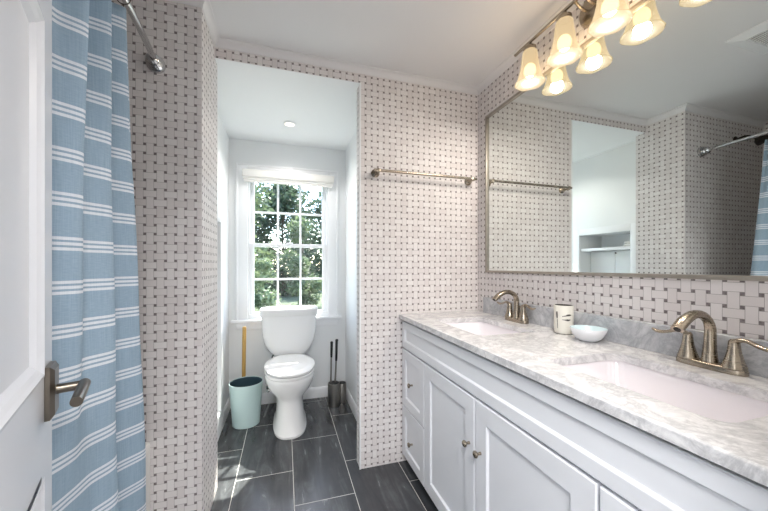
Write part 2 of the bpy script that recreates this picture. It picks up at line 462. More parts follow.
# ------------------------------------------------------------------ window
win = bm_()
cx0, cx1, cz0, cz1 = -.402, .476, .745, 2.125
for a, q in (((cx0, NY-.018, cz0), (WX0, NY, cz1)), ((WX1, NY-.018, cz0), (cx1, NY, cz1)), ((WX0, NY-.018, WZ1), (WX1, NY, cz1))): box(win, a, q, .004)
for a, q in (((cx0-.006, NY-.024, cz0), (cx0+.012, NY, cz1+.006)), ((cx1-.012, NY-.024, cz0), (cx1+.006, NY, cz1+.006)), ((cx0, NY-.024, cz1-.012), (cx1, NY, cz1+.006))): box(win, a, q, .003)
box(win, (WX0, NY, WZ0), (WX0+.012, NY+.12, WZ1)); box(win, (WX1-.012, NY, WZ0), (WX1, NY+.12, WZ1)); box(win, (WX0, NY, WZ1-.012), (WX1, NY+.12, WZ1))
win = struct('window_1', win, M['trimw'])
b = bm_(); box(b, (-.445, NY-.05, .735), (.515, NY+.12, .762), .006); obj('window_sill', b, M['trimw'], win)
b = bm_(); box(b, (-.405, NY-.016, .675), (.478, NY, .735), .004); obj('window_apron', b, M['trimw'], win)
def sash(y, z0, z1, bottom, top):
    b = bm_(); x0, x1 = WX0+.012, WX1-.012
    box(b, (x0, y, z0), (x0+.036, y+.035, z1), .003); box(b, (x1-.036, y, z0), (x1, y+.035, z1), .003)
    box(b, (x0+.036, y, z0), (x1-.036, y+.035, z0+bottom), .003); box(b, (x0+.036, y, z1-top), (x1-.036, y+.035, z1), .003)
    gx0, gx1, gz0, gz1 = x0+.036, x1-.036, z0+bottom, z1-top
    for k in (1, 2):
        x = gx0+(gx1-gx0)*k/3; box(b, (x-.009, y+.004, gz0), (x+.009, y+.03, gz1), .003)
    z = (gz0+gz1)/2; box(b, (gx0, y+.005, z-.009), (gx1, y+.029, z+.009), .003)
    o = obj('sash', b, M['trimw'], win)
    p = bm_(); box(p, (gx0-.004, y+.016, gz0-.004), (gx1+.004, y+.019, gz1+.004)); obj('window_pane', p, M['glass'], o, smooth=False)
    return o
lo = sash(NY+.02, .762, 1.435, .055, .03)
up = sash(NY+.062, 1.405, 2.053, .03, .045)
b = bm_(); box(b, (.01, NY+.012, 1.436), (.07, NY+.045, 1.447), .003); obj('sash_lock', b, M['trimw'], lo)
# raised blind at the head of the window
bl = thing('window_blind', 'white roller blind drawn up at the head of the window', 'blind', (.04, NY, 1.975))
b = bm_(); box(b, (-.352, NY-.075, 2.005), (.436, NY-.019, 2.07), .006); obj('valance', b, M['shade_fab'], bl)
b = bm_(); tube(b, [(-.345, NY-.045, 1.998), (.43, NY-.045, 1.998)], .017, 18); obj('roll', b, M['shade_fab'], bl)
b = bm_(); box(b, (-.34, NY-.052, 1.965), (.425, NY-.036, 1.985), .004); obj('bottom_bar', b, M['shade_fab'], bl)

# ------------------------------------------------------------------ built-in shelf in the nook
sh = thing('built_in_shelf', 'white built-in shelf recess in the left wall of the toilet nook', 'shelf', (NXL, 2.33, SZ0))
b = bm_(); xb = NXL-.30
box(b, (xb-.02, SY0-.02, SZ0-.02), (xb, SY1+.02, SZ1+.02)); box(b, (xb, SY0-.02, SZ0-.02), (NXL-.101, SY0, SZ1+.02)); box(b, (xb, SY1, SZ0-.02), (NXL-.101, SY1+.02, SZ1+.02))
box(b, (xb, SY0, SZ0-.02), (NXL-.101, SY1, SZ0)); box(b, (xb, SY0, SZ1), (NXL-.101, SY1, SZ1+.02)); obj('cabinet_body', b, M['paint'], sh, smooth=False)
b = bm_(); frame_rect(b, 0, NXL+.0005, SY0-.055, SY1+.065, SZ0-.06, SZ1+.065, .065, .016, .003); obj('casing', b, M['trimw'], sh)
b = bm_(); box(b, (xb, SY0, 1.385), (NXL-.012, SY1, 1.413), .003); obj('shelf_board', b, M['trimw'], sh)
for y0, y1 in ((SY0+.004, 2.334), (2.338, SY1-.004)):
    b = bm_(); box(b, (NXL-.16, y0, SZ0+.004), (NXL-.142, y1, 1.38), .002); obj('lower_panel', b, M['paint'], sh)
b = bm_(); lathe(b, [(.004, 0), (.008, .012), (.006, .016)], (NXL-.142, 2.322, 1.36), 14, axis='x'); obj('knob', b, M['bronze'], sh)
sb = thing('folded_towel', 'small folded white towel lying on the built-in shelf', 'towel', (NXL-.12, 2.13, 1.413))
b = bm_(); box(b, (NXL-.20, 2.09, 1.4135), (NXL-.05, 2.19, 1.438), .010, 3); obj('lower_fold', b, M['shade_fab'], sb)  # small white box, shaped as two rounded slabs
b = bm_(); box(b, (NXL-.198, 2.093, 1.4385), (NXL-.053, 2.188, 1.462), .010, 3); obj('upper_fold', b, M['shade_fab'], sb)

# ------------------------------------------------------------------ open door at the left
E_ = Vector((-.474, .8585, 0)); dv = Vector((-.36, .932, 0)).normalized(); nv = Vector((dv.y, -dv.x, 0))
DW = .76
def door_pt(s, t, z):            # s: distance from the free edge towards the hinge, t: out of the face
    p = E_ - dv*s + nv*t; return Vector((p.x, p.y, z))
def door_box(bm, s0, s1, t0, t1, z0, z1, bev=0):
    n0 = len(bm.verts); vs_ = [bm.verts.new(door_pt(s, t, z)) for s in (s0, s1) for t in (t0, t1) for z in (z0, z1)]
    f = [(0, 1, 3, 2), (4, 6, 7, 5), (0, 4, 5, 1), (2, 3, 7, 6), (0, 2, 6, 4), (1, 5, 7, 3)]
    fs = [bm.faces.new([vs_[i] for i in q]) for q in f]
    if bev: bmesh.ops.bevel(bm, geom=list({e for q in fs for e in q.edges}), offset=bev, segments=2, profile=.5, affect='EDGES')
PAN = [(.20, .835), (1.022, 1.698), (1.81, 1.94)]
b = bm_()
door_box(b, 0, .10, -.035, 0, .012, 2.04); door_box(b, DW-.10, DW, -.035, 0, .012, 2.04)
zs = [.012]+[v for p in PAN for v in p]+[2.04]
for z0, z1 in zip(zs[::2], zs[1::2]): door_box(b, .10, DW-.10, -.035, 0, z0, z1)
for z0, z1 in PAN: door_box(b, .10, DW-.10, -.024, -.011, z0, z1)
door = struct('door_1', b, M['doorw'], smooth=False)
for z0, z1 in PAN:
    b = bm_()
    outer = [(.10, z0), (DW-.10, z0), (DW-.10, z1), (.10, z1)]
    prof = [(0, .004), (.006, .005), (.012, .001), (.020, -.003), (.030, -.011)]
    rings = []
    for i_, t_ in prof:
        rings.append([door_pt(.10+i_, t_, z0+i_), door_pt(DW-.10-i_, t_, z0+i_), door_pt(DW-.10-i_, t_, z1-i_), door_pt(.10+i_, t_, z1-i_)])
    ring_faces(b, rings, True, False, False)
    obj('panel_moulding', b, M['doorw'], door, smooth=False)
# lever handle
b = bm_()
sR, zR = .050, .982
def rect(t, k): return [door_pt(sR-.030+k, t, zR-.052+k), door_pt(sR+.030-k, t, zR-.052+k), door_pt(sR+.030-k, t, zR+.052-k), door_pt(sR-.030+k, t, zR+.052-k)]
ring_faces(b, [rect(0.0005, 0), rect(.008, 0), rect(.014, .008)])
hr = obj('door_handle', b, M['nickel_dark'], door, smooth=False)
b = bm_()
tube(b, [door_pt(sR, .014, zR), door_pt(sR, .02, zR), door_pt(sR, .048, zR), door_pt(sR, .056, zR)], [.0105, .0095, .0095, .0095], 18)
tube(b, [door_pt(sR-.0095, .054, zR), door_pt(sR+.05, .054, zR), door_pt(sR+.098, .052, zR-.004)], [.0105, .0100, .0095], 18)
obj('lever', b, M['nickel_dark'], hr)

# ------------------------------------------------------------------ bathtub, rod, curtain, shower head
tb = thing('bathtub', 'white bathtub behind the blue striped curtain', 'bathtub', (-.95, .93, 0))
b = bm_()
x0, x1, y0, y1, zt = -1.328, -.554, YR+.002, D2-.002, .475
def rr(ix, z, r):                # rounded rectangle ring
    out = []
    for cx, cy, a0 in ((x1-ix-r, y1-ix-r, 0), (x0+ix+r, y1-ix-r, PI/2), (x0+ix+r, y0+ix+r, PI), (x1-ix-r, y0+ix+r, 1.5*PI)):
        for k in range(7):
            a = a0+PI/2*k/6; out.append(Vector((cx+r*math.cos(a), cy+r*math.sin(a), z)))
    return out
ring_faces(b, [rr(0, 0, .008), rr(0, .44, .008), rr(-.0, zt-.008, .008), rr(.006, zt, .012), rr(.055, zt, .07), rr(.07, zt-.02, .09), rr(.10, .2, .12), rr(.15, .11, .12)])
obj('tub_shell', b, M['acry'], tb)
b = bm_(); lathe(b, [(.025, 0), (.028, .006), (.01, .009)], (-.95, D2-.35, .111), 20); obj('drain', b, M['chrome'], tb)

ZR = 2.105
def rod_x(y): return -.534+.045*(1-((y-.895)/.725)**2)
rd = thing('shower_curtain_rod', 'chrome shower curtain rod fixed to the tiled end wall of the tub', 'curtain rod', (-.50, .93, ZR))
b = bm_(); tube(b, [(rod_x(y), y, ZR) for y in [YR+.012+(D2-.024-YR)*k/24 for k in range(25)]], .0115, 18); obj('rod', b, M['chrome'], rd)
for yy, sg in ((D2-.001, -1), (YR+.001, 1)):
    b = bm_(); lathe(b, [(.036, 0), (.036, .012*sg), (.030, .014*sg), (.033, .022*sg), (.027, .026*sg), (.030, .035*sg), (.024, .040*sg), (.026, .050*sg), (.017, .06*sg)], (rod_x(yy), yy, ZR), 28, axis='y'); obj('flange', b, M['chrome'], rd)

ct = thing('shower_curtain', 'pale blue shower curtain with triple white stripes hanging from the rod', 'shower curtain', (-.52, .95, 0))
rest = [(.83, -.525), (.79, -.547), (.74, -.515), (.69, -.547), (.63, -.515), (.57, -.547), (.50, -.515), (.42, -.547), (.30, -.52)]
top = [(1.265, -.525), (1.235, -.500), (1.17, -.552), (1.102, -.487), (1.055, -.548), (.950, -.464), (.895, -.510), (.872, -.535)]+rest
mid = [(1.325, -.497), (1.287, -.486), (1.205, -.546), (1.116, -.474), (1.035, -.510), (.968, -.478), (.91, -.520), (.872, -.535)]+rest
bot = [(1.425, -.510), (1.388, -.490), (1.265, -.546), (1.122, -.464), (1.07, -.497), (1.013, -.538), (.92, -.510), (.872, -.535)]+rest
lv = [spline(q, 10) for q in (bot, mid, top)]
b = bm_(); uvl = b.loops.layers.uv.verify(); NZc = 70; grid = []; us = [0]
for p, q in zip(lv[1], lv[1][1:]): us.append(us[-1]+math.hypot(p[0]-q[0], p[1]-q[1]))
for k in range(NZc+1):
    f = k/NZc; z = .10+(2.062-.10)*f; F1 = .56
    w0 = (f-F1)*(f-1)/F1; w1 = f*(f-1)/(F1*(F1-1)); w2 = f*(f-F1)/(1-F1)
    row = []
    for i, (pb, pm, pt) in enumerate(zip(*lv)):
        fl = .003*math.sin(9*z+i*.35)*(1-f)+.016*math.sin(i*.66)*max(0, (f-.72)/.28)
        row.append(b.verts.new((w0*pb[1]+w1*pm[1]+w2*pt[1]+fl, w0*pb[0]+w1*pm[0]+w2*pt[0], z)))
    grid.append(row)
for k in range(NZc):
    for i in range(len(us)-1):
        f = b.faces.new((grid[k][i], grid[k][i+1], grid[k+1][i+1], grid[k+1][i]))
        for l, (a, c) in zip(f.loops, ((k, i), (k, i+1), (k+1, i+1), (k+1, i))): l[uvl].uv = (us[c], grid[a][c].co.z)
cu = obj('curtain_cloth', b, M['curtain'], ct, keep_uv=True)
md = cu.modifiers.new('thick', 'SOLIDIFY'); md.thickness = .0016
for k, (y, x) in enumerate(top[1::2]):
    b = bm_(); xr_ = rod_x(y)
    tube(b, [(xr_+.0195*math.sin(a), y, ZR-.006+.0205*math.cos(a)) for a in [2*PI*q/20 for q in range(21)]], .0016, 8); 
    tube(b, [(xr_, y, ZR-.026), (xr_+(x-xr_)*.4, y, ZR-.04), (x, y, 2.055)], .0016, 8)
    obj('curtain_hook', b, M['bronze'], ct)

hd = thing('wall_shower', 'dark shower head on its arm high on the tub end wall', 'shower head', (-.96, D2, 2.27))
b = bm_(); lathe(b, [(.028, 0), (.027, -.006), (.012, -.012)], (-.96, D2-.001, 2.25), 24, axis='y'); obj('flange', b, M['bronze'], hd)
b = bm_(); tube(b, spline([(-.96, D2-.01, 2.25), (-.96, D2-.06, 2.255), (-.96, D2-.11, 2.235)], 6), .009, 14); obj('arm', b, M['bronze'], hd)
b = bm_(); 
tube(b, [(-.96, D2-.105, 2.238), (-.96, D2-.125, 2.222), (-.96, D2-.14, 2.205), (-.96, D2-.158, 2.187)], [.012, .015, .036, .042], 24); obj('spray_head', b, M['bronze'], hd)

# ------------------------------------------------------------------ vanity
FX = .70; VX = .718; VY0, VY1 = YR+.012, D-.003; ZT = .93; TH = .026
va = thing('vanity_cabinet', 'long white shaker double vanity along the mirrored wall', 'vanity', (.98, 1.03, 0))
b = bm_()
box(b, (VX, VY0, .055), (VX+.02, VY1, ZT-TH-.0008))                 # face frame
box(b, (VX+.02, VY1-.018, .055), (XR-.004, VY1, .9035)); box(b, (VX+.02, VY0, .055), (XR-.004, VY0+.018, .904))
box(b, (VX+.02, VY0+.018, .055), (XR-.004, VY1-.018, .073)); box(b, (XR-.014, VY0+.018, .073), (XR-.004, VY1-.018, .80))
obj('cabinet_box', b, M['cab'], va, smooth=False)
b = bm_(); box(b, (VX+.055, VY0+.004, .001), (VX+.07, VY1-.004, .054)); box(b, (XR-.03, VY0+.004, .001), (XR-.01, VY1-.004, .054)); obj('toe_kick', b, M['dark'], va, smooth=False)
b = bm_(); box(b, (VX-.006, VY0, .875), (VX-.0005, VY1, .9035)); obj('top_rail_shadow_gap', b, M['cabin'], va, smooth=False)  # dark board stands in for the shade under the countertop overhang
def shaker(name, ya, yb, za, zb, rail, parent, bev=.011):
    b = bm_()
    x0, x1 = FX, VX-.001
    rings = []
    def R(k, x): return [Vector((x, ya+k, za+k)), Vector((x, yb-k, za+k)), Vector((x, yb-k, zb-k)), Vector((x, ya+k, zb-k))]
    ring_faces(b, [R(0, x1), R(0, x0+.003), R(.003, x0), R(rail, x0), R(rail+.002, x0+.001), R(rail+.007, x0+.0085), R(rail+.008, x0+.009)])
    return obj(name, b, M['cab'], parent, smooth=False)
def knob(y, z, parent):
    b = bm_(); lathe(b, [(.006, 0), (.005, -.008), (.0048, -.012), (.0085, -.016), (.0128, -.020), (.0135, -.024), (.011, -.028), (.004, -.030)], (FX, y, z), 22, axis='x')
    obj('knob', b, M['nickel'], parent)
shaker('false_front', VY0+.004, 1.873, .728, .890, .042, va)
# bays from the back wall to the doorway wall
o_ = shaker('drawer', 1.546, 1.873, .375, .718, .052, va); knob(1.705, .545, o_)
o_ = shaker('drawer', 1.546, 1.873, .062, .368, .052, va); knob(1.705, .205, o_)
o_ = shaker('door', 1.078, 1.540, .062, .718, .066, va); knob(1.110, .530, o_)
o_ = shaker('door', .570, 1.072, .062, .718, .070, va); knob(1.034, .530, o_)
o_ = shaker('drawer', VY0+.004, .562, .375, .718, .052, va); knob(.37, .545, o_)
o_ = shaker('drawer', VY0+.004, .562, .062, .368, .052, va); knob(.37, .205, o_)

cn = thing('countertop', 'white and grey veined marble countertop on the vanity', 'countertop', (.97, 1.03, ZT-TH))
SINKS = [(1.190, 1.640), (.385, .830)]; SX0, SX1 = .803, 1.105
CX0 = .684
b = bm_()
def rrect(xa, xb, ya, yb, r, z, n=6):
    out = []
    for cx, cy, a0 in ((xb-r, yb-r, 0), (xa+r, yb-r, PI/2), (xa+r, ya+r, PI), (xb-r, ya+r, 1.5*PI)):
        for k in range(n+1):
            a = a0+PI/2*k/n; out.append((cx+r*math.cos(a), cy+r*math.sin(a), z))
    return out
# slab with two holes: strips between, around each hole a ring mesh
ys = [VY0, (SINKS[1][1]+SINKS[0][0])/2, VY1]
def slab_part(bm, ya, yb, hole):
    for z, flip in ((ZT, False), (ZT-TH, True)):
        inner = rrect(SX0, SX1, hole[0], hole[1], .035, z)
        n = len(inner); q = n//4
        outer = []
        corners = [(XR-.001, yb), (CX0, yb), (CX0, ya), (XR-.001, ya)]
        iv = [bm.verts.new(p) for p in inner]; cvs = [bm.verts.new((c[0], c[1], z)) for c in corners]
        for c in range(4):
            seg = [iv[c*q+k] for k in range(q)]
            for k in range(q-1): bm.faces.new((cvs[c], seg[k+1], seg[k]))
            nx = iv[((c+1)*q) % n]
            bm.faces.new((cvs[c], cvs[(c+1) % 4], nx, seg[-1]))
        if not flip: top_i, top_c = iv, cvs
        else: bot_i, bot_c = iv, cvs
    for k in range(len(top_i)):
        m = (k+1) % len(top_i); bm.faces.new((top_i[k], top_i[m], bot_i[m], bot_i[k]))
    return top_c, bot_c
t1, b1 = slab_part(b, ys[1], ys[2], SINKS[0]); t2, b2 = slab_part(b, ys[0], ys[1], SINKS[1])
bmesh.ops.remove_doubles(b, verts=b.verts[:], dist=1e-5)
def v_at(p): return min(b.verts, key=lambda v: (v.co-Vector(p)).length)
for pa, pb in (((CX0, ys[1]), (CX0, ys[2])), ((CX0, ys[0]), (CX0, ys[1])), ((XR-.001, ys[1]), (XR-.001, ys[2])), ((XR-.001, ys[0]), (XR-.001, ys[1])), ((CX0, ys[2]), (XR-.001, ys[2])), ((CX0, ys[0]), (XR-.001, ys[0]))):
    b.faces.new((v_at((*pa, ZT)), v_at((*pb, ZT)), v_at((*pb, ZT-TH)), v_at((*pa, ZT-TH))))
es = [e for e in b.edges if all(abs(v.co.x-CX0) < 1e-4 and abs(v.co.z-ZT) < 1e-4 for v in e.verts)]
bmesh.ops.bevel(b, geom=es, offset=.006, segments=3, profile=.5, affect='EDGES')
obj('slab', b, M['marble'], cn, smooth=False)
b = bm_(); box(b, (XR-.022, VY0, ZT+.0004), (XR-.001, 1.80, ZT+.098), .002); obj('backsplash', b, M['marble_bs'], cn, smooth=False)

def sink(ya, yb, label):
    s_ = thing('sink', label, 'sink', ((SX0+SX1)/2, (ya+yb)/2, ZT-TH-.15), 'undermount sinks in the marble countertop')
    b = bm_(); e = .006; z1 = ZT-TH-.0005
    rings = [rrect(SX0-.03, SX1+.03, ya-.03, yb+.03, .05, z1-.012), rrect(SX0-.03, SX1+.03, ya-.03, yb+.03, .05, z1), rrect(SX0-e, SX1+e, ya-e, yb+e, .04, z1), rrect(SX0, SX1, ya, yb, .04, z1-.012),
             rrect(SX0+.012, SX1-.012, ya+.012, yb-.012, .045, z1-.08), rrect(SX0+.03, SX1-.03, ya+.03, yb-.03, .05, z1-.115), rrect(SX0+.07, SX1-.07, ya+.08, yb-.08, .05, z1-.128)]
    ring_faces(b, [[Vector(p) for p in r] for r in rings], True, False, True)
    rings = [rrect(SX0-.03, SX1+.03, ya-.03, yb+.03, .05, z1-.0125), rrect(SX0-.02, SX1+.02, ya-.02, yb+.02, .05, z1-.09), rrect(SX0+.06, SX1-.06, ya+.07, yb-.07, .05, z1-.142)]
    ring_faces(b, [[Vector(p) for p in r] for r in rings], True, False, True)
    obj('basin', b, M['sinkw'], s_)
    b = bm_(); lathe(b, [(.027, 0), (.029, .003), (.02, .005), (.018, .003), (.016, .008), (.004, .010)], ((SX0+SX1)/2, (ya+yb)/2, z1-.1275), 24); obj('drain', b, M['nickel'], s_)
sink(*SINKS[0], 'white rectangular sink nearer the window end of the vanity')
sink(*SINKS[1], 'white rectangular sink in the near right part of the counter')

# ------------------------------------------------------------------ faucets
def faucet(y, label):
    X = 1.203; f = thing('faucet', label, 'faucet', (X, y, ZT), 'brushed nickel faucets')
    b = bm_()
    def ov(k, z): 
        out = []
        for q in range(40):
            a = 2*PI*q/40; ca, sa = math.cos(a), math.sin(a)
            out.append(Vector((X+(.027-k)*math.copysign(abs(ca)**.7, ca), y+(.082-k)*math.copysign(abs(sa)**.7, sa), z)))
        return out
    ring_faces(b, [ov(0, ZT+.0003), ov(0, ZT+.010), ov(.002, ZT+.016), ov(.006, ZT+.019)]); obj('base_plate', b, M['nickel'], f)
    # spout: riser with a flared foot, then a swan neck towards the basin
    ctrl = [(X, ZT+.017, .021), (X, ZT+.03, .0185), (X+.001, ZT+.055, .0155), (X+.002, ZT+.09, .0138), (X+.001, ZT+.12, .0132), (X-.012, ZT+.143, .0122), (X-.038, ZT+.159, .0124), (X-.074, ZT+.161, .0132), (X-.112, ZT+.146, .0142), (X-.142, ZT+.122, .0135)]
    sp = spline(ctrl, 5)
    n = len(sp); flat = [(1+.25*max(0, (i-n*.55)/(n*.45)), 1-.18*max(0, (i-n*.55)/(n*.45))) for i in range(n)]
    b = bm_(); tube(b, [(p[0], y, p[1]) for p in sp], [p[2] for p in sp], 20, flat); so = obj('spout', b, M['nickel'], f)
    e = sp[-1]; dr = Vector((sp[-1][0]-sp[-2][0], 0, sp[-1][1]-sp[-2][1])).normalized()
    p0 = Vector((e[0], y, e[1])); b = bm_(); tube(b, [p0-dr*.004, p0+dr*.0012], .0085, 18); obj('aerator', b, M['dark'], so)
    b = bm_(); tube(b, [(X+.022, y, ZT+.015), (X+.022, y, ZT+.075)], .0022, 10); lathe(b, [(.0022, .07), (.005, .075), (.005, .083), (.002, .086)], (X+.022, y, ZT), 14); obj('lift_rod', b, M['nickel'], f)
    for sg in (1, -1):
        yy = y+sg*.054
        b = bm_(); lathe(b, [(.0265, .016), (.026, .022), (.023, .030), (.0185, .045), (.0150, .06), (.0130, .075), (.0125, .084), (.0115, .091), (.008, .096), (.002, .0975)], (X, yy, ZT), 28)
        h = obj('handle', b, M['nickel'], f)
        c = spline([(0, .088, .0085), (.014, .0965, .0080), (.030, .0965, .0065), (.052, .088, .0062), (.074, .084, .0066), (.088, .088, .0050), (.094, .092, .0025)], 4)
        b = bm_(); tube(b, [(X-.12*q, yy+sg*q, ZT+z) for q, z, r in c], [r for q, z, r in c], 14, [(1.5, .85)]*len(c)); obj('lever', b, M['nickel'], h)
    return f
faucet(1.445, 'brushed nickel two-handle faucet at the window end, behind the farther sink')
faucet(.617, 'brushed nickel two-handle faucet behind the nearer sink at the right')

# ------------------------------------------------------------------ cup and bowl on the counter
CXY = (1.196, 1.130)
cp = thing('tumbler', 'ivory tumbler with dark marks standing behind the small blue-white bowl', 'tumbler', (*CXY, ZT))
R0 = .0395
b = bm_(); lathe(b, [(.030, .0005), (.036, .004), (.0386, .02), (R0, .05), (R0, .123), (.0386, .1265), (.0366, .1268)], (*CXY, ZT), 40, cap1=False); cb = obj('cup_body', b, M['cup'], cp)
b = bm_(); lathe(b, [(.0366, .1268), (.0355, .120), (.0355, .02), (.030, .012)], (*CXY, ZT), 40, cap0=False); obj('cup_inside', b, M['ink'], cb)  # dark colour stands in for the shade inside the cup
th0 = math.atan2(-CXY[1], -CXY[0])
def mark(bm, pts):
    """polyline drawn on the cup wall: (u -1..1, z, half width)"""
    R = R0+.0004; ra = []; 
    for i, (u, z, hw) in enumerate(pts):
        u2, z2 = pts[min(i+1, len(pts)-1)][:2]; u1, z1 = pts[max(i-1, 0)][:2]
        d_ = Vector(((u2-u1)*R0, z2-z1)); d_ = d_.normalized() if d_.length > 0 else Vector((1, 0)); nn = Vector((-d_.y, d_.x))
        pr = []
        for s_ in (1, -1):
            uu = max(-.98, min(.98, u+nn.x*hw*s_/R0)); zz = z+nn.y*hw*s_
            for rr_ in ((R, R-.0006) if s_ == 1 else (R-.0006, R)):
                a = th0+math.asin(uu); pr.append(Vector((CXY[0]+rr_*math.cos(a), CXY[1]+rr_*math.sin(a), ZT+zz)))
        ra.append(pr)
    ring_faces(bm, ra)
def mk(name, pts):
    b = bm_(); mark(b, pts); obj(name, b, M['ink'], cb)
mk('printed_mark', [(-.66, .100, .0022), (-.66, .092, .0034), (-.64, .080, .0030), (-.64, .070, .0018)])
mk('printed_mark', [(-.62, .066, .0010), (-.60, .045, .0009), (-.58, .026, .0006)])
mk('printed_mark', [(-.62, .0815, .0014), (-.1, .0805, .0015), (.2, .083, .0020), (.35, .0855, .0036), (.55, .0865, .0040), (.72, .0865, .0012)])
mk('printed_mark', [(-.60, .070, .0009), (-.1, .0655, .0011), (.15, .065, .0018), (.35, .0645, .0040), (.52, .0645, .0034), (.66, .067, .0008)])

BXY = (1.170, .986)
bw = thing('bowl', 'small shallow blue-white bowl on the marble in front of the tumbler', 'bowl', (*BXY, ZT))
b = bm_(); rings = []
for r, z in [(.022, .0005), (.032, .002), (.0475, .014), (.0585, .031), (.0645, .052)]:
    rings.append([Vector((BXY[0]+r*(1+.012*math.sin(6*a)*(z > .03))*math.cos(a), BXY[1]+r*(1+.012*math.sin(6*a)*(z > .03))*math.sin(a), ZT+z)) for a in [2*PI*k/48 for k in range(48)]])
ring_faces(b, rings, True, True, False); obj('bowl_body', b, M['bowl'], bw).modifiers.new('t', 'SOLIDIFY').thickness = .001
b = bm_(); rings = []
for r, z in [(.0645, .0523), (.061, .0523), (.0550, .033), (.044, .017), (.02, .008)]:
    rings.append([Vector((BXY[0]+r*(1+.012*math.sin(6*a)*(z > .03))*math.cos(a), BXY[1]+r*(1+.012*math.sin(6*a)*(z > .03))*math.sin(a), ZT+z)) for a in [2*PI*k/48 for k in range(48)]])
ring_faces(b, rings, True, False, True); obj('glazed_inside', b, M['bowlin'], bw)

# ------------------------------------------------------------------ mirror
mi = thing('mirror', 'wide pewter framed wall mirror above the vanity', 'mirror', (XR, 1.05, 1.19))
MY0, MY1, MZ0, MZ1 = YR+.06, 1.79, 1.19, 2.206
b = bm_(); frame_rect(b, 0, XR-.016, MY0, MY1, MZ0, MZ1, .0145, .0155, .003); obj('frame', b, M['pewter'], mi)
b = bm_(); box(b, (XR-.004, MY0+.012, MZ0+.012), (XR-.001, MY1-.012, MZ1-.012)); obj('mirror_glass', b, M['mirror'], mi, smooth=False)

# ------------------------------------------------------------------ vanity light
LX, LZ = 1.170, 2.352
vl = thing('vanity_light', 'four-lamp nickel vanity light with lit bell shades above the mirror', 'light', (XR, 1.0, 2.3))
b = bm_(); lathe(b, [(.068, 0), (.068, -.006), (.060, -.018), (.025, -.026)], (XR-.0005, 1.03, 2.325), 40, axis='x'); obj('backplate', b, M['nickel'], vl)
b = bm_(); tube(b, [(LX, .585, LZ), (LX, 1.415, LZ)], .0075, 16)
obj('bar', b, M['nickel'], vl)
for yy in (1.01, 1.05):
    b = bm_(); tube(b, spline([(XR-.02, yy, 2.325), (XR-.05, yy, 2.33), (LX, yy, LZ)], 6), .006, 12); obj('arm', b, M['nickel'], vl)
for yy in (1.308, 1.102, .897, .692):
    b = bm_(); lathe(b, [(.006, LZ), (.009, LZ-.008), (.016, LZ-.016), (.030, LZ-.028), (.031, LZ-.045), (.024, LZ-.046)], (LX, yy, 0), 24); ho = obj('lamp_holder', b, M['nickel'], vl)
    b = bm_(); rings = []
    prof = [(.029, 2.308), (.034, 2.302), (.037, 2.285), (.039, 2.26), (.043, 2.23), (.049, 2.20), (.057, 2.172), (.066, 2.152), (.071, 2.146)]
    prof = prof+[(r-.0035, z-.001) for r, z in reversed(prof)]
    for r, z in prof:
        k_ = max(0, (2.18-z)/.10)
        rings.append([Vector((LX+r*(1+.03*k_*math.sin(6*a))*math.cos(a), yy+r*(1+.03*k_*math.sin(6*a))*math.sin(a), z-.004*k_*math.sin(6*a))) for a in [2*PI*q/48 for q in range(48)]])
    ring_faces(b, rings, True, False, False); obj('lamp_shade', b, M['lampglass'], ho)
    b = bm_(); bmesh.ops.create_uvsphere(b, u_segments=20, v_segments=12, radius=.028, matrix=Matrix.Translation((LX, yy, 2.21)) @ Matrix.Diagonal((1, 1, 1.25, 1)))
    obj('bulb', b, M['bulb'], ho)
    lo_ = light('vanity_lamp', 'POINT', (LX, yy, 2.158), 4.7, (1, .91, .82), shadow_soft_size=.03)

# ------------------------------------------------------------------ towel bar
tw = thing('towel_bar', 'brushed nickel towel bar on the mosaic wall beside the nook', 'towel bar', (.86, D, 1.8))
b = bm_(); tube(b, [(.505, D-.065, 1.803), (1.205, D-.065, 1.803)], .0085, 16); obj('bar', b, M['nickel'], tw)
for xx in (.530, 1.178):
    b = bm_(); lathe(b, [(.026, -.001), (.026, -.007), (.021, -.012), (.013, -.018), (.011, -.04), (.012, -.056), (.014, -.066), (.012, -.074), (.004, -.077)], (xx, D, 1.801), 26, axis='y'); obj('post', b, M['nickel'], tw)

# ------------------------------------------------------------------ ceiling vent and downlight
vt = thing('ceiling_vent', 'square white exhaust vent in the bathroom ceiling', 'vent', (.09, .92, ZC))
b = bm_(); zf = ZC-.001
def sq(h, z): return [Vector((.09+sx*h, .92+sy*h, z)) for sx, sy in ((-1, -1), (1, -1), (1, 1), (-1, 1))]
ring_faces(b, [sq(.172, zf), sq(.168, zf-.006), sq(.115, zf-.018), sq(.112, zf-.012), sq(.112, zf)], True, False, False); obj('frame', b, M['trimw'], vt, smooth=False)
b = bm_(); box(b, (.09-.112, .92-.112, zf-.003), (.09+.112, .92+.112, zf)); obj('duct_back', b, M['dark'], vt, smooth=False)
for k in range(11):
    x = .09-.1+.02*k; b = bm_(); box(b, (x-.003, .92-.111, zf-.016), (x+.003, .92+.111, zf-.011)); obj('slat', b, M['trimw'], vt, smooth=False)
dl = thing('downlight', 'small lit recessed downlight in the nook ceiling', 'light', (.035, 2.60, NZ))
b = bm_(); lathe(b, [(.052, 0), (.050, -.004), (.040, -.007), (.036, -.004), (.036, -.001)], (.035, 2.60, NZ-.0005), 36, cap0=False, cap1=False); obj('trim_ring', b, M['trimw'], dl)
b = bm_(); lathe(b, [(.036, -.0015), (.03, -.003), (.004, -.004)], (.035, 2.60, NZ-.0005), 30); obj('lens', b, M['lens'], dl)
light('nook_downlight', 'SPOT', (.035, 2.60, NZ-.012), 13, (1, .96, .92), spot_size=2.6, spot_blend=.6, shadow_soft_size=.035)

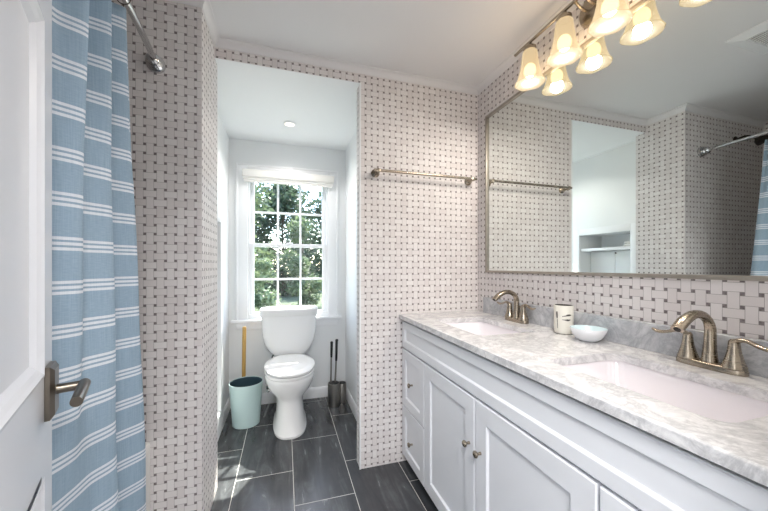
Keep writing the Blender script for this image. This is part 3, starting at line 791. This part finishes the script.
# ------------------------------------------------------------------ toilet
TX = .037
to = thing('toilet', 'white toilet with lid down below the window', 'toilet', (TX, 2.68, 0))
b = bm_()
secs = [(0.001, .122, 2.358, 2.96, 2.62, 2.6), (.018, .124, 2.356, 2.96, 2.62, 2.6), (.03, .116, 2.364, 2.95, 2.62, 2.6), (.10, .104, 2.385, 2.93, 2.62, 2.5), (.18, .098, 2.405, 2.92, 2.62, 2.4), (.235, .100, 2.41, 2.92, 2.62, 2.3),
        (.265, .118, 2.40, 2.93, 2.62, 2.2), (.30, .148, 2.385, 2.93, 2.60, 2.2), (.345, .172, 2.36, 2.92, 2.60, 2.2), (.39, .184, 2.345, 2.91, 2.60, 2.2), (.405, .186, 2.342, 2.91, 2.60, 2.2), (.415, .182, 2.345, 2.90, 2.60, 2.2)]
ring_faces(b, [sup(TX, cy, z, hx, yf, yb, ne) for z, hx, yf, yb, cy, ne in secs])
box(b, (TX-.135, 2.76, .33), (TX+.135, 3.01, .455), .03, 4)
obj('bowl', b, M['porc'], to)
b = bm_(); ring_faces(b, [sup(TX, 2.60, z, hx, yf, yb, 2.15) for z, hx, yf, yb in ((.417, .178, 2.348, 2.80), (.419, .185, 2.34, 2.80), (.433, .187, 2.337, 2.80), (.439, .182, 2.343, 2.80))]); obj('seat', b, M['porc'], to)
b = bm_(); rr_ = []
for dz, hx, yf, yb in ((0, .178, 2.346, 2.80), (.003, .186, 2.337, 2.805), (.016, .188, 2.335, 2.805), (.024, .178, 2.346, 2.80), (.028, .14, 2.39, 2.77), (.029, .06, 2.5, 2.7)):
    ring = sup(TX, 2.60, 0, hx, yf, yb, 2.15)
    rr_.append([Vector((p.x, p.y, .443+dz+.05*max(0, p.y-2.34)*(1 if dz else .9))) for p in ring])
ring_faces(b, rr_); obj('lid', b, M['porc'], to)
b = bm_()
ts = [(.456, .085, .06), (.462, .115, .075), (.485, .148, .086), (.52, .178, .092), (.57, .204, .096), (.64, .220, .098), (.72, .226, .098), (.805, .229, .099)]
ring_faces(b, [sup(TX, 2.925, z, hx, 2.925-hy*1.08, 2.925+hy, 4.2) for z, hx, hy in ts]); obj('tank', b, M['porc'], to)
b = bm_(); ring_faces(b, [sup(TX, 2.923, z, hx, 2.923-hy*1.08, 2.923+hy, 4.5) for z, hx, hy in ((.806, .234, .103), (.812, .239, .106), (.838, .239, .106), (.846, .243, .109), (.862, .243, .109), (.870, .236, .102))]); obj('tank_lid', b, M['porc'], to)
for sg in (-1, 1):
    b = bm_(); lathe(b, [(.010, 0), (.012, .004), (.006, .010)], (TX+sg*.085, 2.80, .455+.002), 14); obj('hinge_cap', b, M['porc'], to)

sv = thing('supply_valve', 'chrome water supply valve with a dark hose beside the toilet', 'valve', (-.12, NY, .15))
VXx = -.135
b = bm_(); lathe(b, [(.026, -.015), (.025, -.02), (.008, -.024), (.008, -.07), (.012, -.072), (.012, -.10), (.006, -.102)], (VXx, NY, .15), 20, axis='y'); obj('valve_body', b, M['chrome'], sv)
b = bm_(); lathe(b, [(.004, -.10), (.016, -.106), (.016, -.118), (.006, -.12)], (VXx, NY, .15), 16, axis='y', sx=.6); obj('valve_knob', b, M['chrome'], sv)
b = bm_(); tube(b, spline([(VXx, NY-.086, .16), (VXx, NY-.086, .24), (VXx+.02, NY-.09, .34), (VXx+.03, NY-.10, .44), (VXx+.055, NY-.11, .47)], 6), .0065, 12); obj('hose', b, M['black'], sv)

# ------------------------------------------------------------------ things around the toilet
BX, BY = -.290, 2.705
tc = thing('waste_bin', 'pale teal tapered waste bin on the floor left of the toilet', 'bin', (BX, BY, 0))
b = bm_(); lathe(b, [(.095, .001), (.099, .004), (.100, .02), (.122, .322), (.1235, .327), (.121, .329), (.118, .326)], (BX, BY, 0), 48, cap1=False); obj('bin_body', b, M['teal'], tc)
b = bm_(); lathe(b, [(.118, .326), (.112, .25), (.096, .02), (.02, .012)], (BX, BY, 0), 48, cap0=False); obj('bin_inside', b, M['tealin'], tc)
PX, PY_ = -.332, 2.905
pl = thing('plunger', 'plunger with a slim gold handle standing behind the teal bin', 'plunger', (PX, PY_, 0))
b = bm_(); lathe(b, [(.050, .001), (.055, .006), (.053, .03), (.040, .06), (.018, .085), (.013, .11)], (PX, PY_, 0), 30); obj('rubber_cup', b, M['black'], pl)
b = bm_(); tube(b, [(PX, PY_, .10), (PX+.002, PY_, .40), (PX+.006, PY_, .715), (PX+.006, PY_, .722)], [.0155, .0155, .0155, .011], 18); obj('handle', b, M['gold'], pl)

HX, HY = .412, 2.825
bh = thing('toilet_brush_holder', 'larger stainless canister on the floor right of the toilet', 'brush holder', (HX, HY, 0), 'stainless canisters')
b = bm_(); lathe(b, [(.050, .001), (.0525, .003), (.0525, .198), (.050, .201), (.046, .201), (.045, .19), (.045, .02), (.02, .012)], (HX, HY, 0), 36); obj('canister', b, M['steel'], bh)
b = bm_(); lathe(b, [(.045, .199), (.046, .203), (.030, .206), (.013, .206), (.013, .20)], (HX, HY, 0), 30, cap0=False, cap1=False); obj('black_rim', b, M['black'], bh)
H2X, H2Y = .494, 2.882
b2 = thing('plunger_holder', 'smaller stainless canister behind the larger canister by the right wall', 'canister', (H2X, H2Y, 0), 'stainless canisters')
b = bm_(); lathe(b, [(.038, .001), (.040, .003), (.040, .170), (.038, .173), (.034, .173), (.033, .165), (.033, .02), (.01, .012)], (H2X, H2Y, 0), 32); obj('canister', b, M['steel'], b2)
b = bm_(); lathe(b, [(.033, .171), (.034, .176), (.016, .182), (.003, .183)], (H2X, H2Y, 0), 26, cap0=False); obj('black_lid', b, M['black'], b2)
def brush(x, y, ztop, zg, lean, name, label, head=True):
    t_ = thing(name, label, 'toilet brush', (x, y, 0), 'toilet brushes')
    if head:
        b = bm_(); lathe(b, [(.004, .03), (.020, .05), (.022, .09), (.018, .13), (.006, .15)], (x, y, 0), 20); obj('bristle_head', b, M['black'], t_)
    b = bm_(); tube(b, [(x, y, .14), (x+lean*.7, y, zg)], .0075, 14); obj('rod', b, M['steel'], t_)
    b = bm_(); tube(b, [(x+lean*.7, y, zg-.005), (x+lean*.75, y, zg+.02), (x+lean*.95, y, ztop-.02), (x+lean, y, ztop-.008), (x+lean, y, ztop)], [.0085, .0105, .0115, .0135, .009], 16); obj('grip', b, M['black'], t_)
brush(HX+.008, HY-.006, .585, .40, .018, 'toilet_brush', 'taller black-gripped brush standing in the larger stainless canister')
brush(HX-.026, HY+.006, .565, .43, .008, 'toilet_brush', 'shorter black-gripped rod beside the taller one in the larger canister', False)

# ------------------------------------------------------------------ outside the window
b = bm_(); box(b, (-30, NY+.3, -.62), (30, 45, -.5)); tag(obj('lawn', b, M['lawn'], smooth=False), 'green lawn outside beyond the window', 'lawn'); bpy.data.objects['lawn']['kind'] = 'structure'
b = bm_()
pth = [(.6, 6.0), (1.1, 7.2), (1.3, 8.6), (2.3, 10.2), (3.6, 11.4)]
ring_faces(b, [[Vector((x-.9, y, -.499)), Vector((x+.9, y-.3, -.499)), Vector((x+.9, y-.3, -.48)), Vector((x-.9, y, -.48))] for x, y in pth])
o_ = obj('garden_path', b, M['path'], smooth=False); o_['kind'] = 'structure'
def tree(x, y, h, rad, crown0, nleaf, leaf, mat, label, trunk=.12, blobs=14, seed=0, name='tree', cat='tree', group='trees beyond the window'):
    rnd = random.Random(seed)
    t_ = thing(name, label, cat, (x, y, -.5), group)
    b = bm_(); tube(b, spline([(x, y, -.5), (x+.05, y, -.5+h*.3), (x-.05, y+.05, -.5+h*.6), (x, y, -.5+h*.9)], 4), [trunk*(1-.8*k/12) for k in range(13)], 10)
    cents = []
    for k in range(blobs):
        zz = crown0+(h-crown0)*rnd.random(); sp_ = rad*math.sin(PI*min(.95, max(.15, .18+.75*(zz-crown0)/(h-crown0))))
        a = rnd.random()*2*PI; rr2 = sp_*math.sqrt(rnd.random())
        cents.append((Vector((x+rr2*math.cos(a), y+rr2*math.sin(a), zz-.5)), rad*(.28+.25*rnd.random())))
    for c, r in cents: tube(b, [(x, y, min(c.z-.1*h, -.5+h*.7)), tuple((Vector((x, y, c.z-.15))*.4+c*.6)), tuple(c)], [trunk*.35, trunk*.2, trunk*.06], 6)
    obj('trunk', b, M['bark'], t_)
    b = bm_()
    for q in range(nleaf):
        c, r = cents[rnd.randrange(len(cents))]
        v = Vector((rnd.gauss(0, 1), rnd.gauss(0, 1), rnd.gauss(0, 1))).normalized()*r*(rnd.random()**.4); v.z *= .8
        p = c+v; l = leaf*(.6+.8*rnd.random())
        d1 = Vector((rnd.gauss(0, 1), rnd.gauss(0, 1), rnd.gauss(0, .7))).normalized(); d2 = d1.cross(Vector((rnd.gauss(0, 1), rnd.gauss(0, 1), rnd.gauss(0, 1)))).normalized()
        b.faces.new([b.verts.new(p-d1*l), b.verts.new(p+d2*l*.45), b.verts.new(p+d1*l), b.verts.new(p-d2*l*.45)])
    o = obj('foliage', b, mat, t_, smooth=False); o['kind'] = 'stuff'
T1, T2 = 'trees beyond the window', 'shrubs beyond the window'
tree(-2.9, 13.0, 7.6, 2.3, .5, 9000, .12, M['leafA'], 'broad leafy tree at the left of the window view', seed=1, blobs=34)
tree(-.1, 19.5, 6.2, 2.2, .2, 7000, .15, M['leafB'], 'dark tree in the middle of the window view', seed=2, blobs=30)
tree(4.9, 16.0, 8.2, 2.6, .3, 9000, .14, M['leafB'], 'dense dark tree at the right of the window view', seed=3, blobs=36)
tree(3.3, 27, 7.4, 3.2, .0, 6000, .2, M['leafB'], 'distant tree showing low behind the right-hand tree', seed=4, blobs=30)
tree(-4.0, 26, 9.0, 3.4, .0, 6000, .2, M['leafA'], 'distant tree showing behind the left-hand tree', seed=5, blobs=30)
tree(-1.05, 8.6, 2.5, .75, .05, 3600, .065, M['leafC'], 'pale sunlit shrub at the lower left of the window view', trunk=.04, seed=6, blobs=18, name='shrub', cat='shrub', group=T2)
tree(.55, 10.2, 3.1, .75, .05, 3600, .07, M['leafA'], 'light green shrub in the middle of the window view', trunk=.04, seed=8, blobs=18, name='shrub', cat='shrub', group=T2)
tree(2.6, 12.2, 2.9, 1.2, .0, 4200, .08, M['leafB'], 'low dark shrub at the lower right of the window view', trunk=.04, seed=9, blobs=20, name='shrub', cat='shrub', group=T2)
